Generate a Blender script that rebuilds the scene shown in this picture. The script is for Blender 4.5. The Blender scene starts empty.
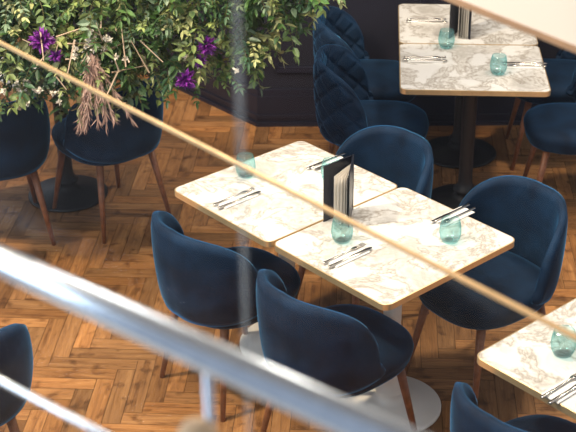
import bpy, bmesh, math, random
from mathutils import Vector, Matrix
random.seed(7)
scene=bpy.context.scene
col=bpy.context.collection
scene.view_settings.view_transform='Standard'
YAW=math.radians(-49)
U=Vector((math.cos(YAW),math.sin(YAW),0)); V=Vector((-U.y,U.x,0))

# ---------------------------------------------------------------- materials
def mat(name):
    m=bpy.data.materials.new(name); m.use_nodes=True
    nt=m.node_tree; b=nt.nodes['Principled BSDF']
    return m,nt,b
def N(nt,t,**k):
    n=nt.nodes.new(t)
    for a,v in k.items(): setattr(n,a,v)
    return n
def ramp(nt,stops,interp='LINEAR'):
    r=N(nt,'ShaderNodeValToRGB'); e=r.color_ramp.elements; r.color_ramp.interpolation=interp
    while len(e)>1: e.remove(e[0])
    e[0].position=stops[0][0]; e[0].color=(*stops[0][1],1)
    for p,c in stops[1:]:
        x=e.new(p); x.color=(*c,1)
    return r
def simple(name,c,rough=.5,metal=0,noise=.0,scale=20,**kw):
    m,nt,b=mat(name)
    b.inputs['Roughness'].default_value=rough; b.inputs['Metallic'].default_value=metal
    b.inputs['Base Color'].default_value=(*c,1)
    if noise:
        tc=N(nt,'ShaderNodeTexCoord'); n=N(nt,'ShaderNodeTexNoise'); n.inputs['Scale'].default_value=scale
        nt.links.new(tc.outputs['Object'],n.inputs['Vector'])
        r=ramp(nt,[(.3,tuple(x*(1-noise) for x in c)),(.7,tuple(min(1,x*(1+noise)) for x in c))])
        nt.links.new(n.outputs['Fac'],r.inputs[0]); nt.links.new(r.outputs[0],b.inputs['Base Color'])
    for k,v in kw.items(): b.inputs[k].default_value=v
    return m
def velvet():
    m,nt,b=mat('navy_velvet')
    tc=N(nt,'ShaderNodeTexCoord'); n=N(nt,'ShaderNodeTexNoise'); n.inputs['Scale'].default_value=8; n.inputs['Detail'].default_value=6; n.inputs['Roughness'].default_value=.6
    nt.links.new(tc.outputs['Object'],n.inputs['Vector'])
    r=ramp(nt,[(.35,(.002,.010,.028)),(.65,(.007,.030,.074))])
    nt.links.new(n.outputs['Fac'],r.inputs[0]); nt.links.new(r.outputs[0],b.inputs['Base Color'])
    b.inputs['Roughness'].default_value=.75
    b.inputs['Sheen Weight'].default_value=1.0; b.inputs['Sheen Roughness'].default_value=.27
    b.inputs['Sheen Tint'].default_value=(.08,.31,.62,1)
    b.inputs['Specular IOR Level'].default_value=.2
    return m
def marble():
    m,nt,b=mat('white_marble')
    geo=N(nt,'ShaderNodeNewGeometry')
    P=geo.outputs['Position']
    n0=N(nt,'ShaderNodeTexNoise'); n0.inputs['Scale'].default_value=5.5; n0.inputs['Detail'].default_value=10; n0.inputs['Roughness'].default_value=.66; n0.inputs['Distortion'].default_value=.5
    nt.links.new(P,n0.inputs['Vector'])
    s=N(nt,'ShaderNodeMath',operation='SUBTRACT'); s.inputs[1].default_value=.5; nt.links.new(n0.outputs['Fac'],s.inputs[0])
    a=N(nt,'ShaderNodeMath',operation='ABSOLUTE'); nt.links.new(s.outputs[0],a.inputs[0])
    r=ramp(nt,[(0,(.40,.37,.33)),(.012,(.57,.54,.50)),(.042,(.76,.75,.73)),(1,(.79,.78,.76))])
    nt.links.new(a.outputs[0],r.inputs[0])
    n1=N(nt,'ShaderNodeTexNoise'); n1.inputs['Scale'].default_value=5.5; n1.inputs['Detail'].default_value=9; n1.inputs['Roughness'].default_value=.65; n1.inputs['Distortion'].default_value=.3
    nt.links.new(P,n1.inputs['Vector'])
    r1=ramp(nt,[(.46,(1,1,1)),(.56,(.82,.80,.77)),(.62,(.62,.59,.55)),(.69,(.82,.80,.77))])
    nt.links.new(n1.outputs['Fac'],r1.inputs[0])
    mx=N(nt,'ShaderNodeMix',data_type='RGBA',blend_type='MULTIPLY'); mx.inputs[0].default_value=.85
    nt.links.new(r.outputs[0],mx.inputs[6]); nt.links.new(r1.outputs[0],mx.inputs[7])
    nt.links.new(mx.outputs[2],b.inputs['Base Color'])
    b.inputs['Roughness'].default_value=.2
    return m
def wood_floor():
    m,nt,b=mat('oak_parquet')
    uv=N(nt,'ShaderNodeUVMap'); at=N(nt,'ShaderNodeVertexColor'); at.layer_name='tone'
    mp=N(nt,'ShaderNodeMapping'); mp.inputs['Scale'].default_value=(4,42,1)
    nt.links.new(uv.outputs[0],mp.inputs[0])
    n=N(nt,'ShaderNodeTexNoise'); n.inputs['Scale'].default_value=1; n.inputs['Detail'].default_value=7; n.inputs['Roughness'].default_value=.7; n.inputs['Distortion'].default_value=.8
    nt.links.new(mp.outputs[0],n.inputs['Vector'])
    r=ramp(nt,[(.27,(.12,.048,.017)),(.46,(.33,.150,.052)),(.74,(.55,.28,.105))])
    nt.links.new(n.outputs['Fac'],r.inputs[0])
    n2=N(nt,'ShaderNodeTexNoise'); n2.inputs['Scale'].default_value=13; n2.inputs['Detail'].default_value=4
    nt.links.new(uv.outputs[0],n2.inputs['Vector'])
    r2=ramp(nt,[(.32,(.34,.27,.22)),(.45,(1,1,1))])
    nt.links.new(n2.outputs['Fac'],r2.inputs[0])
    mx=N(nt,'ShaderNodeMix',data_type='RGBA',blend_type='MULTIPLY'); mx.inputs[0].default_value=.8
    nt.links.new(r.outputs[0],mx.inputs[6]); nt.links.new(r2.outputs[0],mx.inputs[7])
    mx2=N(nt,'ShaderNodeMix',data_type='RGBA',blend_type='MULTIPLY'); mx2.inputs[0].default_value=1
    nt.links.new(mx.outputs[2],mx2.inputs[6]); nt.links.new(at.outputs[0],mx2.inputs[7])
    nt.links.new(mx2.outputs[2],b.inputs['Base Color'])
    b.inputs['Roughness'].default_value=.42
    bp=N(nt,'ShaderNodeBump'); bp.inputs['Strength'].default_value=.25; bp.inputs['Distance'].default_value=.003
    nt.links.new(n.outputs['Fac'],bp.inputs['Height']); nt.links.new(bp.outputs[0],b.inputs['Normal'])
    return m
def leafmat():
    m,nt,b=mat('leaf_green')
    at=N(nt,'ShaderNodeVertexColor'); at.layer_name='tone'
    nt.links.new(at.outputs[0],b.inputs['Base Color'])
    b.inputs['Roughness'].default_value=.45
    return m
def clear_glass(name,tint=(.985,.99,.99),refl=.008,diff=0):
    m=bpy.data.materials.new(name); m.use_nodes=True; nt=m.node_tree; nt.nodes.clear()
    o=N(nt,'ShaderNodeOutputMaterial'); t=N(nt,'ShaderNodeBsdfTransparent'); t.inputs[0].default_value=(*tint,1)
    g=N(nt,'ShaderNodeBsdfGlossy'); g.inputs['Roughness'].default_value=.02
    x=N(nt,'ShaderNodeMixShader'); x.inputs[0].default_value=refl
    src=t
    if diff:
        d=N(nt,'ShaderNodeBsdfDiffuse'); d.inputs[0].default_value=(.95,.97,.97,1)
        src=N(nt,'ShaderNodeMixShader'); src.inputs[0].default_value=diff
        nt.links.new(t.outputs[0],src.inputs[1]); nt.links.new(d.outputs[0],src.inputs[2])
    nt.links.new(src.outputs[0],x.inputs[1]); nt.links.new(g.outputs[0],x.inputs[2]); nt.links.new(x.outputs[0],o.inputs[0])
    return m
def teal():
    m=bpy.data.materials.new('teal_glass'); m.use_nodes=True; nt=m.node_tree; nt.nodes.clear()
    o=N(nt,'ShaderNodeOutputMaterial'); t=N(nt,'ShaderNodeBsdfTransparent')
    lw=N(nt,'ShaderNodeLayerWeight'); lw.inputs[0].default_value=.35
    r=ramp(nt,[(0,(.88,.98,.98)),(.45,(.80,.95,.955)),(.75,(.50,.80,.82)),(1,(.03,.26,.30))]); nt.links.new(lw.outputs['Facing'],r.inputs[0]); nt.links.new(r.outputs[0],t.inputs[0])
    g=N(nt,'ShaderNodeBsdfGlossy'); g.inputs['Roughness'].default_value=.02; g.inputs[0].default_value=(.95,1,1,1)
    d=N(nt,'ShaderNodeBsdfDiffuse'); d.inputs[0].default_value=(.10,.45,.48,1)
    f=ramp(nt,[(0,(.06,)*3),(.6,(.12,)*3),(1,(.40,)*3)]); nt.links.new(lw.outputs['Facing'],f.inputs[0])
    x0=N(nt,'ShaderNodeMixShader'); x0.inputs[0].default_value=.04
    x=N(nt,'ShaderNodeMixShader')
    nt.links.new(t.outputs[0],x0.inputs[1]); nt.links.new(d.outputs[0],x0.inputs[2])
    nt.links.new(f.outputs[0],x.inputs[0]); nt.links.new(x0.outputs[0],x.inputs[1]); nt.links.new(g.outputs[0],x.inputs[2]); nt.links.new(x.outputs[0],o.inputs[0])
    return m
M_velvet=velvet(); M_marble=marble(); M_floor=wood_floor(); M_leaf=leafmat(); M_teal=teal()
M_gap=simple('floor_gap',(.035,.014,.006),.8)
M_walnut=simple('walnut',(.24,.095,.042),.4,0,.3,30)
M_brass=simple('brass',(.90,.66,.36),.28,.7,.06,30)
M_white=simple('cream_cast_iron',(.84,.81,.75),.4,0,.05,10)
M_black=simple('black_cast_iron',(.012,.012,.014),.45,0,.1,10)
M_wall=simple('navy_wall_paint',(.011,.011,.023),.6,0,.15,4)
M_trim=simple('navy_trim_paint',(.014,.014,.028),.4,0,.15,4)
M_steel=simple('brushed_steel',(.56,.64,.74),.25,1,.05,60)
M_cut=simple('cutlery_steel',(.60,.57,.53),.18,1,.05,60)
M_nap=simple('napkin_cloth',(.88,.86,.83),.9,0,.03,60)
M_cover=simple('menu_cover',(.010,.012,.022),.35,0,.1,20)
M_page=simple('menu_paper',(.82,.78,.72),.7,0,.05,20)
M_fascia=simple('cream_paint',(.95,.82,.68),.5,0,.03,3)
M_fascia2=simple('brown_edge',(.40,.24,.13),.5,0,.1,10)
M_ceil=simple('ceiling_paint',(.7,.66,.6),.8,0,.03,3)
M_cap=simple('brass_cap',(.78,.54,.28),.35,.6,.08,30)
M_wood=simple('beech_wood',(.72,.5,.3),.5,0,.1,30)
M_clear=clear_glass('clear_glass')
M_seam=clear_glass('glass_edge',(.93,.95,.95),.02,.18)

# ---------------------------------------------------------------- helpers
class MB:
    def __init__(s): s.v=[]; s.f=[]; s.m=[]; s.mats=[]; s.sm=[]
    def mi(s,m):
        if m not in s.mats: s.mats.append(m)
        return s.mats.index(m)
    def add(s,vs,fs,m,smooth=True,T=None):
        o=len(s.v); k=s.mi(m)
        s.v+= [ (T@Vector(v)) if T else Vector(v) for v in vs]
        for f in fs: s.f.append([i+o for i in f]); s.m.append(k); s.sm.append(smooth)
    def loft(s,rings,m,cap=True,smooth=True,T=None,closed=True):
        n=len(rings[0]); vs=[p for r in rings for p in r]; fs=[]
        for i in range(len(rings)-1):
            for j in range(n if closed else n-1):
                a=i*n+j; b=i*n+(j+1)%n
                fs.append([a,b,b+n,a+n])
        if cap: fs.append(list(range(n))[::-1]); fs.append([len(vs)-n+i for i in range(n)])
        s.add(vs,fs,m,smooth,T)
    def lathe(s,prof,m,n=32,T=None,cap=True,smooth=True):
        s.loft([[ (r*math.cos(2*math.pi*k/n),r*math.sin(2*math.pi*k/n),z) for k in range(n)] for r,z in prof],m,cap,smooth,T)
    def tube(s,p,q,r0,r1,m,n=12):
        p=Vector(p);q=Vector(q);d=(q-p).normalized()
        a=d.orthogonal().normalized();b=d.cross(a)
        s.loft([[p+(a*math.cos(2*math.pi*k/n)+b*math.sin(2*math.pi*k/n))*r0 for k in range(n)],
                [q+(a*math.cos(2*math.pi*k/n)+b*math.sin(2*math.pi*k/n))*r1 for k in range(n)]],m)
    def box(s,c,d,m,T=None):
        x,y,z=c;a,b,e=[q/2 for q in d]
        vs=[(x+i*a,y+j*b,z+k*e) for i in(-1,1) for j in(-1,1) for k in(-1,1)]
        s.add(vs,[[0,1,3,2],[4,6,7,5],[0,4,5,1],[2,3,7,6],[0,2,6,4],[1,5,7,3]],m,False,T)
    def mesh(s,name):
        me=bpy.data.meshes.new(name); me.from_pydata([tuple(v) for v in s.v],[],s.f)
        for m in s.mats: me.materials.append(m)
        me.polygons.foreach_set('material_index',s.m); me.polygons.foreach_set('use_smooth',s.sm)
        bm=bmesh.new(); bm.from_mesh(me); bmesh.ops.recalc_face_normals(bm,faces=bm.faces); bm.to_mesh(me); bm.free()
        me.update(); return me
    def obj(s,name,loc=(0,0,0),rz=0):
        return place(s.mesh(name),name,loc,rz)
def place(me,name,loc=(0,0,0),rz=0):
    o=bpy.data.objects.new(name,me); col.objects.link(o); o.location=loc; o.rotation_euler=(0,0,rz); return o
def rrect(w,d,r,n=6):
    pts=[]
    for cx,cy,a0 in ((w/2-r,d/2-r,0),(-w/2+r,d/2-r,90),(-w/2+r,-d/2+r,180),(w/2-r,-d/2+r,270)):
        for k in range(n+1):
            a=math.radians(a0+90*k/n); pts.append((cx+r*math.cos(a),cy+r*math.sin(a)))
    return pts

# ---------------------------------------------------------------- floor
def make_floor():
    w=.074; L=w*5; g=.0010
    phi=math.radians(-4); R=Matrix.Rotation(phi,4,'Z')
    vs=[];fs=[];uvs=[];cols=[]
    def plank(x0,y0,x1,y1,hor):
        c=R@Vector(((x0+x1)/2,(y0+y1)/2,0))
        if not(-3.2<c.x<3.8 and .3<c.y<8.6): return
        o=len(vs)
        for x,y in((x0+g,y0+g),(x1-g,y0+g),(x1-g,y1-g),(x0+g,y1-g)):
            p=R@Vector((x,y,0)); vs.append((p.x,p.y,0))
        fs.append([o,o+1,o+2,o+3])
        ox,oy=random.random()*50,random.random()*50
        if hor: q=[(0,0),(L,0),(L,w),(0,w)]
        else: q=[(0,0),(0,w),(L,w),(L,0)]
        uvs.extend([(a+ox,b+oy) for a,b in q])
        k=random.uniform(.55,1.22); h=random.uniform(-.08,.10)
        cols.extend([(k,k*(1-h*.6),k*(1-h*1.6),1)]*4)
    for a in range(-170,210):
        for b in range(-26,27):
            x=a*w+b*L; y=a*w-b*L
            plank(x,y,x+L,y+w,True); plank(x,y+w,x+w,y+w+L,False)
    nq=len(fs); o=len(vs)
    vs+=[(-3.6,0,-.002),(4.2,0,-.002),(4.2,9,-.002),(-3.6,9,-.002),(-3.6,0,-.08),(4.2,0,-.08),(4.2,9,-.08),(-3.6,9,-.08)]
    fs+=[[o,o+1,o+2,o+3],[o+7,o+6,o+5,o+4]]
    me=bpy.data.meshes.new('floor'); me.from_pydata(vs,[],fs)
    me.materials.append(M_floor); me.materials.append(M_gap)
    me.polygons[nq].material_index=1; me.polygons[nq+1].material_index=1
    uvs+=[(0,0)]*8; cols+=[(1,1,1,1)]*8
    ul=me.uv_layers.new(name='UVMap')
    for i,u in enumerate(uvs): ul.data[i].uv=u
    ca=me.color_attributes.new('tone','FLOAT_COLOR','CORNER')
    for i,c in enumerate(cols): ca.data[i].color=c
    place(me,'floor')
make_floor()

# ---------------------------------------------------------------- walls
def wallseg(name,p,q,bname):
    p=Vector((*p,0));q=Vector((*q,0));d=(q-p);L=d.length;a=math.atan2(d.y,d.x)
    b=MB(); b.box((L/2,.1,2.3),(L,.2,4.6),M_wall)
    n=max(1,int(L/.95)); 
    for i in range(n):
        x0=i*L/n+.10; x1=(i+1)*L/n-.10
        for z0,z1 in((.34,1.0),(1.15,2.9)):
            for (cx,cz,sx,sz) in(((x0+x1)/2,z0,x1-x0,.03),((x0+x1)/2,z1,x1-x0,.03),(x0,(z0+z1)/2,.03,z1-z0),(x1,(z0+z1)/2,.03,z1-z0)):
                b.box((cx,-.008,cz),(sx,.016,sz),M_trim)
    b.obj(name,p,a)
    b=MB()
    b.box((L/2,-.011,.09),(L+.02,.022,.18),M_trim); b.box((L/2,-.016,.06),(L+.03,.03,.02),M_trim); b.box((L/2,-.008,.20),(L+.015,.016,.04),M_trim)
    b.box((L/2,-.018,.012),(L+.03,.034,.024),M_trim)
    b.obj(bname,p,a)
P2=Vector((-.16,7.10,0))
wallseg('wall_left',(P2-U*3.0)[:2],P2[:2],'baseboard_left')
wallseg('wall_back',P2[:2],(3.9,7.06),'baseboard_back')
b=MB(); b.box((.3,4.5,4.68),(7.8,9.2,.12),M_ceil); b.obj('ceiling')

# ---------------------------------------------------------------- chair
def chair_mesh(name,quilt=False):
    b=MB()
    A=math.radians(80); na=96 if quilt else 44; nz=40 if quilt else 12
    def ring(s,shrink=1.0,da=0):
        a=s*A+da
        t=min(1,abs(s))
        zb=.395+.05*t**4
        zt=zb+.07+ (.345)*(max(0,1-t**3.4))**.58
        th=.021*(1-.2*t)
        zm=(zb+zt)/2; hh=(zt-zb)/2*shrink; th*=shrink
        pts=[]
        prof=[]
        for k in range(nz): prof.append((1,-1+2*(k+.5)/nz))
        for k in range(nz): prof.append((-1,1-2*(k+.5)/nz))
        for side,zz in prof:
            e=(1-abs(zz)**(6 if hh>.08 else 3))**.5
            z=zm+hh*zz
            lean=1+.26*(max(0,z-.40))
            bow=.012*math.cos(zz*1.4)
            rr=side*th*e+bow
            if quilt:
                px=a*.26/.062; pz=z/.062
                q=min(abs(math.sin((px+pz)*math.pi*.5)),abs(math.sin((px-pz)*math.pi*.5)))
                rr+=side*(.012*min(1,q*2.2)-.007)*min(1,(1-abs(zz))*6)
            Rx=.228*lean+rr; Ry=.262*lean+rr
            k=1+.05*abs(math.sin(2*a))
            pts.append((Rx*math.sin(a)*k,-Ry*math.cos(a)*k+.01,z))
        return pts
    rings=[ring(-1,.25,-.09),ring(-1,.75,-.055)]
    for i in range(na+1): rings.append(ring(-1+2*i/na))
    rings+= [ring(1,.75,.055),ring(1,.25,.09)]
    b.loft(rings,M_velvet)
    def sq(w,d,z,n=44,e=2.7,oy=.008):
        out=[]
        for k in range(n):
            t=2*math.pi*k/n; c,s_=math.cos(t),math.sin(t)
            out.append((w*abs(c)**(2/e)*(1 if c>0 else -1),d*abs(s_)**(2/e)*(1 if s_>0 else -1)+oy,z))
        return out
    k=1.10
    R=[sq(w,w*k,z) for w,z in((.10,.378),(.195,.378),(.214,.388),(.222,.404),(.222,.418),(.228,.428),(.231,.446),(.226,.464),(.212,.477),(.18,.486),(.12,.491),(.05,.493))]
    b.loft(R,M_velvet)
    for sx in(-1,1):
        for sy in(-1,1):
            b.tube((sx*.145,sy*.155,.40),(sx*.20,sy*.225,0),.019,.010,M_walnut,14)
    return b.mesh(name)
CH=chair_mesh('dining_chair'); CQ=chair_mesh('quilted_dining_chair',True)
def chair(x,y,deg,q=False):
    n='quilted_dining_chair' if q else 'dining_chair'
    return place(CQ if q else CH,n,(x,y,0),math.radians(deg-90))
chair(-.225,4.585,41)
chair(.185,4.13,41)
chair(.775,4.57,217)
chair(.31,5.06,221)
chair(.44,6.12,-4,True)
chair(.45,6.68,-4,True)
chair(1.43,6.06,176,True)
chair(1.44,6.66,176,True)
chair(-.89,6.02,131)
chair(-1.40,5.85,110)
chair(-1.17,3.92,110)
chair(.80,3.42,41)

# ---------------------------------------------------------------- tables
def table_mesh(name,w,d,basemat):
    b=MB()
    o=rrect(w,d,.035); i=rrect(w-.009,d-.009,.0305)
    b.loft([[(x,y,.726) for x,y in o],[(x,y,.7495) for x,y in o],[(x,y,.7507) for x,y in i]],M_brass,cap=False,smooth=False)
    ii=rrect(w-.03,d-.03,.02)
    b.loft([[(x,y,.726) for x,y in ii],[(x,y,.726) for x,y in o]],M_black,cap=False,smooth=False)
    b.loft([[(x,y,.727) for x,y in i],[(x,y,.7505) for x,y in i]],M_marble,smooth=False)
    b.box((0,0,.717),(w*.6,.05,.02),M_black); b.box((0,0,.717),(.05,d*.6,.02),M_black)
    prof=[(.19,0),(.205,.004),(.205,.012),(.196,.018),(.13,.026),(.125,.034),(.07,.042),(.055,.055),(.05,.075),(.058,.085),(.058,.095),(.045,.105),(.036,.13),(.034,.18),(.036,.60),(.045,.62),(.045,.635),(.034,.65),(.05,.69),(.06,.714)]
    b.lathe(prof,basemat,40)
    return b.mesh(name)
T1=table_mesh('marble_table',.6,.7,M_white); T2=table_mesh('marble_table_black',.6,.7,M_black)
place(T1,'marble_table',(-.007,4.823,0),math.radians(-49))
place(T1,'marble_table',(.396,4.374,0),math.radians(-48.7))
place(T1,'marble_table',(1.052,3.622,0),math.radians(-49))
rowd=Vector((.07,1.0,0)).normalized(); 
ca=math.atan2(rowd.y,rowd.x)
c1=Vector((.897,6.09,0)); c2=c1+rowd*.602
place(T2,'marble_table',c1,ca); place(T2,'marble_table',c2,ca)
place(T2,'marble_table',(-1.14,6.24,0),math.radians(-49))

# ---------------------------------------------------------------- tableware
def tumbler():
    b=MB()
    prof=[(.001,0),(.022,0),(.030,.004),(.038,.02),(.0415,.04),(.040,.062),(.035,.086),(.0335,.092),(.0325,.092),(.0335,.085),(.0382,.062),(.0395,.04),(.036,.02),(.028,.010),(.001,.010)]
    b.lathe(prof,M_teal,32); return b.mesh('tumbler')
TM=tumbler()
for x,y in((-.17,4.93),(.175,4.88),(.20,4.38),(.60,4.37),(.88,3.62),(.80,6.35),(1.01,6.00)):
    place(TM,'water_tumbler',(x,y,.751))
def strip(b,pts,m,z0,T=None):
    rings=[]
    for y,hw,zc,t in pts:
        rings.append([(-hw,y,z0+zc-t),(hw,y,z0+zc-t),(hw,y,z0+zc+t),(-hw,y,z0+zc+t)])
    b.loft(rings,m,T=T)
def setting(name='cutlery_setting'):
    b=MB()
    b.box((0,-.0,.002),(.066,.17,.003),M_nap); b.box((.002,.002,.0045),(.062,.165,.002),M_nap)
    z=.0085
    T=Matrix.Translation((-.016,0,0))
    strip(b,[(-.105,.004,0,.0018),(-.10,.0055,0,.002),(-.02,.0035,.001,.002),(.03,.003,.003,.0015),(.045,.010,.002,.001),(.055,.0115,.001,.001),(.062,.011,.001,.001)],M_cut,z,T)
    for k in(-1.5,-.5,.5,1.5):
        strip(b,[(.060,.0018,.001,.001),(.085,.0016,.001,.001),(.10,.0009,.004,.001)],M_cut,z,Matrix.Translation((-.016+k*.006,0,0)))
    T=Matrix.Translation((.018,0,0))
    strip(b,[(-.11,.004,0,.002),(-.105,.0058,0,.0025),(-.01,.0045,0,.0025),(0,.006,0,.002),(.02,.0085,0,.001),(.08,.009,0,.0008),(.10,.006,0,.0007),(.108,.001,0,.0005)],M_cut,z,T)
    return b.mesh(name)
SM=setting()
for x,y,a in((-.20,4.72,41),(.17,5.03,221),(.215,4.26,41),(.635,4.56,221),(.86,3.43,41),(.68,6.18,-4),(1.15,6.09,176),(.74,6.72,-4)):
    place(SM,'cutlery_setting',(x,y,.751),math.radians(a-90))
def menu(x,y,base):
    b=MB()
    def leaf(ang,w,h,t,m,z=0):
        T=Matrix.Rotation(math.radians(ang),4,'Z')
        b.box((w/2+.002,0,h/2+z),(w,t,h),m,T)
    leaf(221,.15,.235,.003,M_cover); leaf(262,.15,.235,.003,M_cover)
    for a in(238,244,249,254,258): leaf(a,.142,.20,.0008,M_page,.004)
    b.tube((0,0,0),(0,0,.235),.004,.004,M_cover)
    return b.obj('menu_booklet',(x,y,.751),math.radians(base))
menu(.25,4.63,0)
menu(.90,6.60,20)

# ---------------------------------------------------------------- hanging foliage
def foliage():
    vs=[];fs=[];cols=[]
    def leaf(p,d,up,L,W,c):
        d=d.normalized(); s=d.cross(up)
        if s.length<1e-3: s=d.orthogonal()
        s.normalize(); n=s.cross(d)
        o=len(vs)
        P=[p, p+d*L*.3+s*W*.42+n*.1*W, p+d*L*.3-s*W*.42+n*.1*W, p+d*L*.33-n*.08*W, p+d*L*.65+s*W*.38, p+d*L*.65-s*W*.38, p+d*L*.68-n*.15*W, p+d*L-n*.25*L*random.random()]
        vs.extend(P)
        for f in([0,3,1],[0,2,3],[1,3,6,4],[3,2,5,6],[4,6,7],[6,5,7]):
            fs.append([o+i for i in f]); cols.extend([c]*len(f))
    def stem(p,q,r,c):
        d=(q-p).normalized();a=d.orthogonal().normalized()*r;b2=d.cross(a).normalized()*r
        o=len(vs); vs.extend([p+a,p-a*.5+b2,p-a*.5-b2,q+a*.5,q-a*.25+b2*.5,q-a*.25-b2*.5])
        for f in([0,1,4,3],[1,2,5,4],[2,0,3,5]): fs.append([o+i for i in f]); cols.extend([c]*4)
    greens=[(.06,.14,.03),(.09,.18,.045),(.14,.22,.07),(.24,.30,.09),(.04,.09,.03),(.36,.38,.16),(.15,.22,.13),(.17,.23,.07),(.05,.12,.05)]
    def rv(s=1): return Vector((random.gauss(0,s),random.gauss(0,s),random.gauss(0,s)))
    def zl(x):
        if x<-.85: return .83
        if x<-.12: return .83+.17*(x+.85)
        return .954+ (x+.12)*1.15
    def rp(lo=0,hi=.75):
        x=random.uniform(-1.42,.20) if random.random()<.75 else random.uniform(-1.42,-.6); y=random.uniform(5.28,5.72)
        return Vector((x,y,zl(x)+.12+random.uniform(lo,hi)))
    for i in range(1100):
        p=rp(0,.55)
        out=Vector(((p.x+.5)*.6,(p.y-5.6)*1.6-.35,-.45))+rv(.6)
        d=out.normalized(); kind=random.random(); c0=random.choice(greens); n=random.randint(6,11)
        L=random.uniform(.09,.17); q=p.copy(); st=L/n
        big=kind<.5
        for k in range(n):
            q2=q+d*st; stem(q,q2,.0015,(.14,.12,.04,1))
            d=(d+Vector((0,0,-.08))+rv(.06)).normalized()
            sgn=1 if k%2 else -1
            side=d.cross(Vector((0,0,1))+rv(.3)).normalized()*sgn
            k2=random.uniform(.7,1.35); c=(c0[0]*k2,c0[1]*k2,c0[2]*k2,1)
            if big: leaf(q2,d*.6+side+rv(.25),Vector((0,0,1))+rv(.5),random.uniform(.04,.066),random.uniform(.022,.036),c)
            else:
                leaf(q2,d*.6+side+rv(.25),Vector((0,0,1))+rv(.5),random.uniform(.02,.034),random.uniform(.011,.018),c)
                leaf(q2,d*.6-side+rv(.25),Vector((0,0,1))+rv(.5),random.uniform(.02,.034),random.uniform(.011,.018),c)
            q=q2
        leaf(q,d,Vector((0,0,1)),.04,.015,c)
    for (x,y,z,r) in((-.42,5.22,1.06,.055),(-.33,5.24,1.20,.05),(-1.00,5.22,1.24,.06),(-.36,5.22,1.14,.035),(-.95,5.22,1.17,.035)):
        c0=Vector((x,y,z))
        for k in range(80):
            d=rv(1); d.y-=.6; d.normalize()
            t=random.uniform(.6,1.5); leaf(c0,d,rv(1),r*random.uniform(.7,1.1),r*.35,(.20*t,.025*t,.28*t,1))
    for k in range(34):
        if k<14: c0=Vector((-.74+random.gauss(0,.07),5.22,1.20+random.gauss(0,.05)))
        elif k<28: c0=Vector((-1.10+random.gauss(0,.10),5.22,1.0+random.gauss(0,.05)))
        else: c0=rp(0,.3); c0.y=5.24
        for j in range(12):
            d=rv(1); leaf(c0,d,rv(1),.018,.012,(.78,.72,.60,1))
    for s in range(11):
        base=Vector((-.80+random.gauss(0,.02),5.23,1.18)); tip=Vector((-.78+random.gauss(0,.07),5.17,.86+random.random()*.06))
        for k in range(90):
            t=random.random(); p=base.lerp(tip,t); d=(tip-base).normalized()+rv(.25)
            leaf(p,d,rv(1),random.uniform(.03,.06),.004,(.46,.30,.24,1))
    for k in range(24):
        p=Vector((random.uniform(-1.05,-.55),5.22,random.uniform(1.08,1.3))); stem(p,p+rv(.07),.004,(.55,.42,.30,1))
    me=bpy.data.meshes.new('hanging_foliage'); me.from_pydata([tuple(v) for v in vs],[],fs)
    me.materials.append(M_leaf)
    ca=me.color_attributes.new('tone','FLOAT_COLOR','CORNER')
    for i,c in enumerate(cols): ca.data[i].color=(*c[:3],1)
    return me
root=bpy.data.objects.new('hanging_planter',None); col.objects.link(root)
fo=place(foliage(),'foliage'); fo.parent=root
b=MB(); b.box((-.6,5.55,1.56),(1.5,.26,.20),M_black)
for x in(-1.25,.05): b.tube((x,5.55,1.6),(x,5.55,4.62),.004,.004,M_steel,8)
o=b.obj('trough'); o.parent=root

# ---------------------------------------------------------------- balustrade and near structures
def P3(x,y,z): return Vector((x,y,z))
ZH=2.45
a=Vector((-.324,1.314,0)); d=Vector((.42,-.334,0)).normalized(); nrm=Vector((-d.y,d.x,0))
root=bpy.data.objects.new('balustrade',None); col.objects.link(root)
b=MB(); b.tube(a-d*.9+P3(0,0,ZH),a+d*1.1+P3(0,0,ZH),.0175,.0175,M_steel,32)
b.tube(a-d*.9+P3(0,0,2.275),a+d*1.1+P3(0,0,2.275),.0045,.0045,M_steel,16)
pp=a+d*.309
for s in(-.9,0,1.3):
    q=pp+d*s; b.tube(q+P3(0,0,1.40),q+P3(0,0,ZH-.01),.0048,.0048,M_steel,16)
o=b.obj('handrail'); o.parent=root
b=MB()
kq=pp-nrm*.02
b.lathe([(.001,-.02),(.014,-.018),(.021,-.008),(.022,.004),(.017,.015),(.008,.02),(.001,.021)],M_wood,24,T=Matrix.Translation(kq+P3(0,0,2.358)))
b.tube(kq+P3(0,0,1.4),kq+P3(0,0,2.34),.006,.006,M_wood)
o=b.obj('newel_knob'); o.parent=root
ang=math.atan2(d.y,d.x)
b=MB(); s0=(Vector((-.038,1.135,0))-(a+nrm*.03)).dot(d)
for (x0,x1) in((s0-1.0,s0-.003),(s0+.003,s0+1.0)):
    b.box(((x0+x1)/2,.03,2.2),(x1-x0,.008,1.6),M_clear)
b.box((s0,.03,2.2),(.0026,.006,1.6),M_seam)
o=b.obj('glass_panels',(a.x,a.y,0),ang); o.parent=root
b=MB(); b.box((0,0,1.34),(3.0,1.2,.12),M_ceil); b.box((0,-.4,.64),(3.0,.12,1.28),M_wall)
c=a+d*.4-nrm*.50
b.obj('mezzanine_landing',(c.x,c.y,0),ang)

# glass screen with brass cap, parallel to the table row, stands on the floor
b=MB(); g0=Vector((0,2.167,0))
def sbox(bb,s0,s1,z0,z1,th,m):
    m0=g0+U*((s0+s1)/2)
    T=Matrix.Translation(m0)@Matrix.Rotation(YAW,4,'Z')
    bb.box((0,0,(z0+z1)/2),(s1-s0,th,z1-z0),m,T)
sbox(b,-1.9,1.9,0,2.096,.008,M_clear)
sbox(b,-1.9,1.9,2.096,2.103,.007,M_cap)
b.obj('glass_screen')
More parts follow.
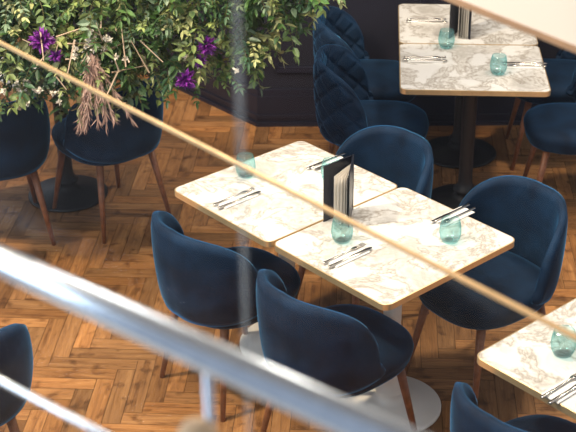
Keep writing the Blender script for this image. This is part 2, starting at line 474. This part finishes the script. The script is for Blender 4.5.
# cream fascia beam
b=MB()
fd=Vector((.213,-.306,0)).normalized(); f0=Vector((.522,2.281,0))
fa=math.atan2(fd.y,fd.x)
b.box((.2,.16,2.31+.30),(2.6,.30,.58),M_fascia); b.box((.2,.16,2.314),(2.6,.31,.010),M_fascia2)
b.box((1.4,.16,1.15),(.2,.28,2.32),M_fascia)
b.obj('trim_fascia',(f0.x,f0.y,0),fa)

# ---------------------------------------------------------------- lights
def area(name,loc,tgt,size,e,c,sy=None):
    l=bpy.data.lights.new(name,'AREA'); l.size=size; l.energy=e; l.color=c
    if sy: l.shape='RECTANGLE'; l.size_y=sy
    o=bpy.data.objects.new(name,l); col.objects.link(o); o.location=loc
    o.rotation_euler=(Vector(tgt)-Vector(loc)).to_track_quat('-Z','Y').to_euler(); return o
area('ceiling_light',(-.2,5.0,4.4),(0,4.7,0),1.2,88,(1,.90,.78))
area('ceiling_light',(2.0,5.6,4.3),(.6,4.8,0),.4,85,(1,.87,.70))
area('cool_fill_light',(-3.2,1.5,3.2),(0,4.5,.5),2.0,80,(.80,.90,1))  # added cool fill from the left, no window modelled there
area('warm_accent_light',(-2.3,3.9,4.2),(-.2,4.9,0),.22,185,(1,.81,.58))  # added in place of sun, for warm patches and shadows to the right
area('warm_accent_light',(-1.2,3.2,4.4),(-.7,5.6,1.0),.25,50,(1,.86,.68))  # added to brighten the hanging foliage, no fixture there
w=bpy.data.worlds.new('world'); scene.world=w; w.use_nodes=True
w.node_tree.nodes['Background'].inputs[0].default_value=(.80,.87,1,1); w.node_tree.nodes['Background'].inputs[1].default_value=.55

# ---------------------------------------------------------------- camera
cd=bpy.data.cameras.new('camera'); cd.lens=84.375; cd.sensor_width=36
cd.dof.use_dof=True; cd.dof.focus_distance=5.3; cd.dof.aperture_fstop=5.2
co=bpy.data.objects.new('camera',cd); col.objects.link(co)
co.matrix_world=Matrix.Translation((0,0,3.2084))@Matrix.Rotation(math.radians(90-28.212),4,'X')@Matrix.Rotation(math.radians(-.567),4,'Z')
scene.camera=co
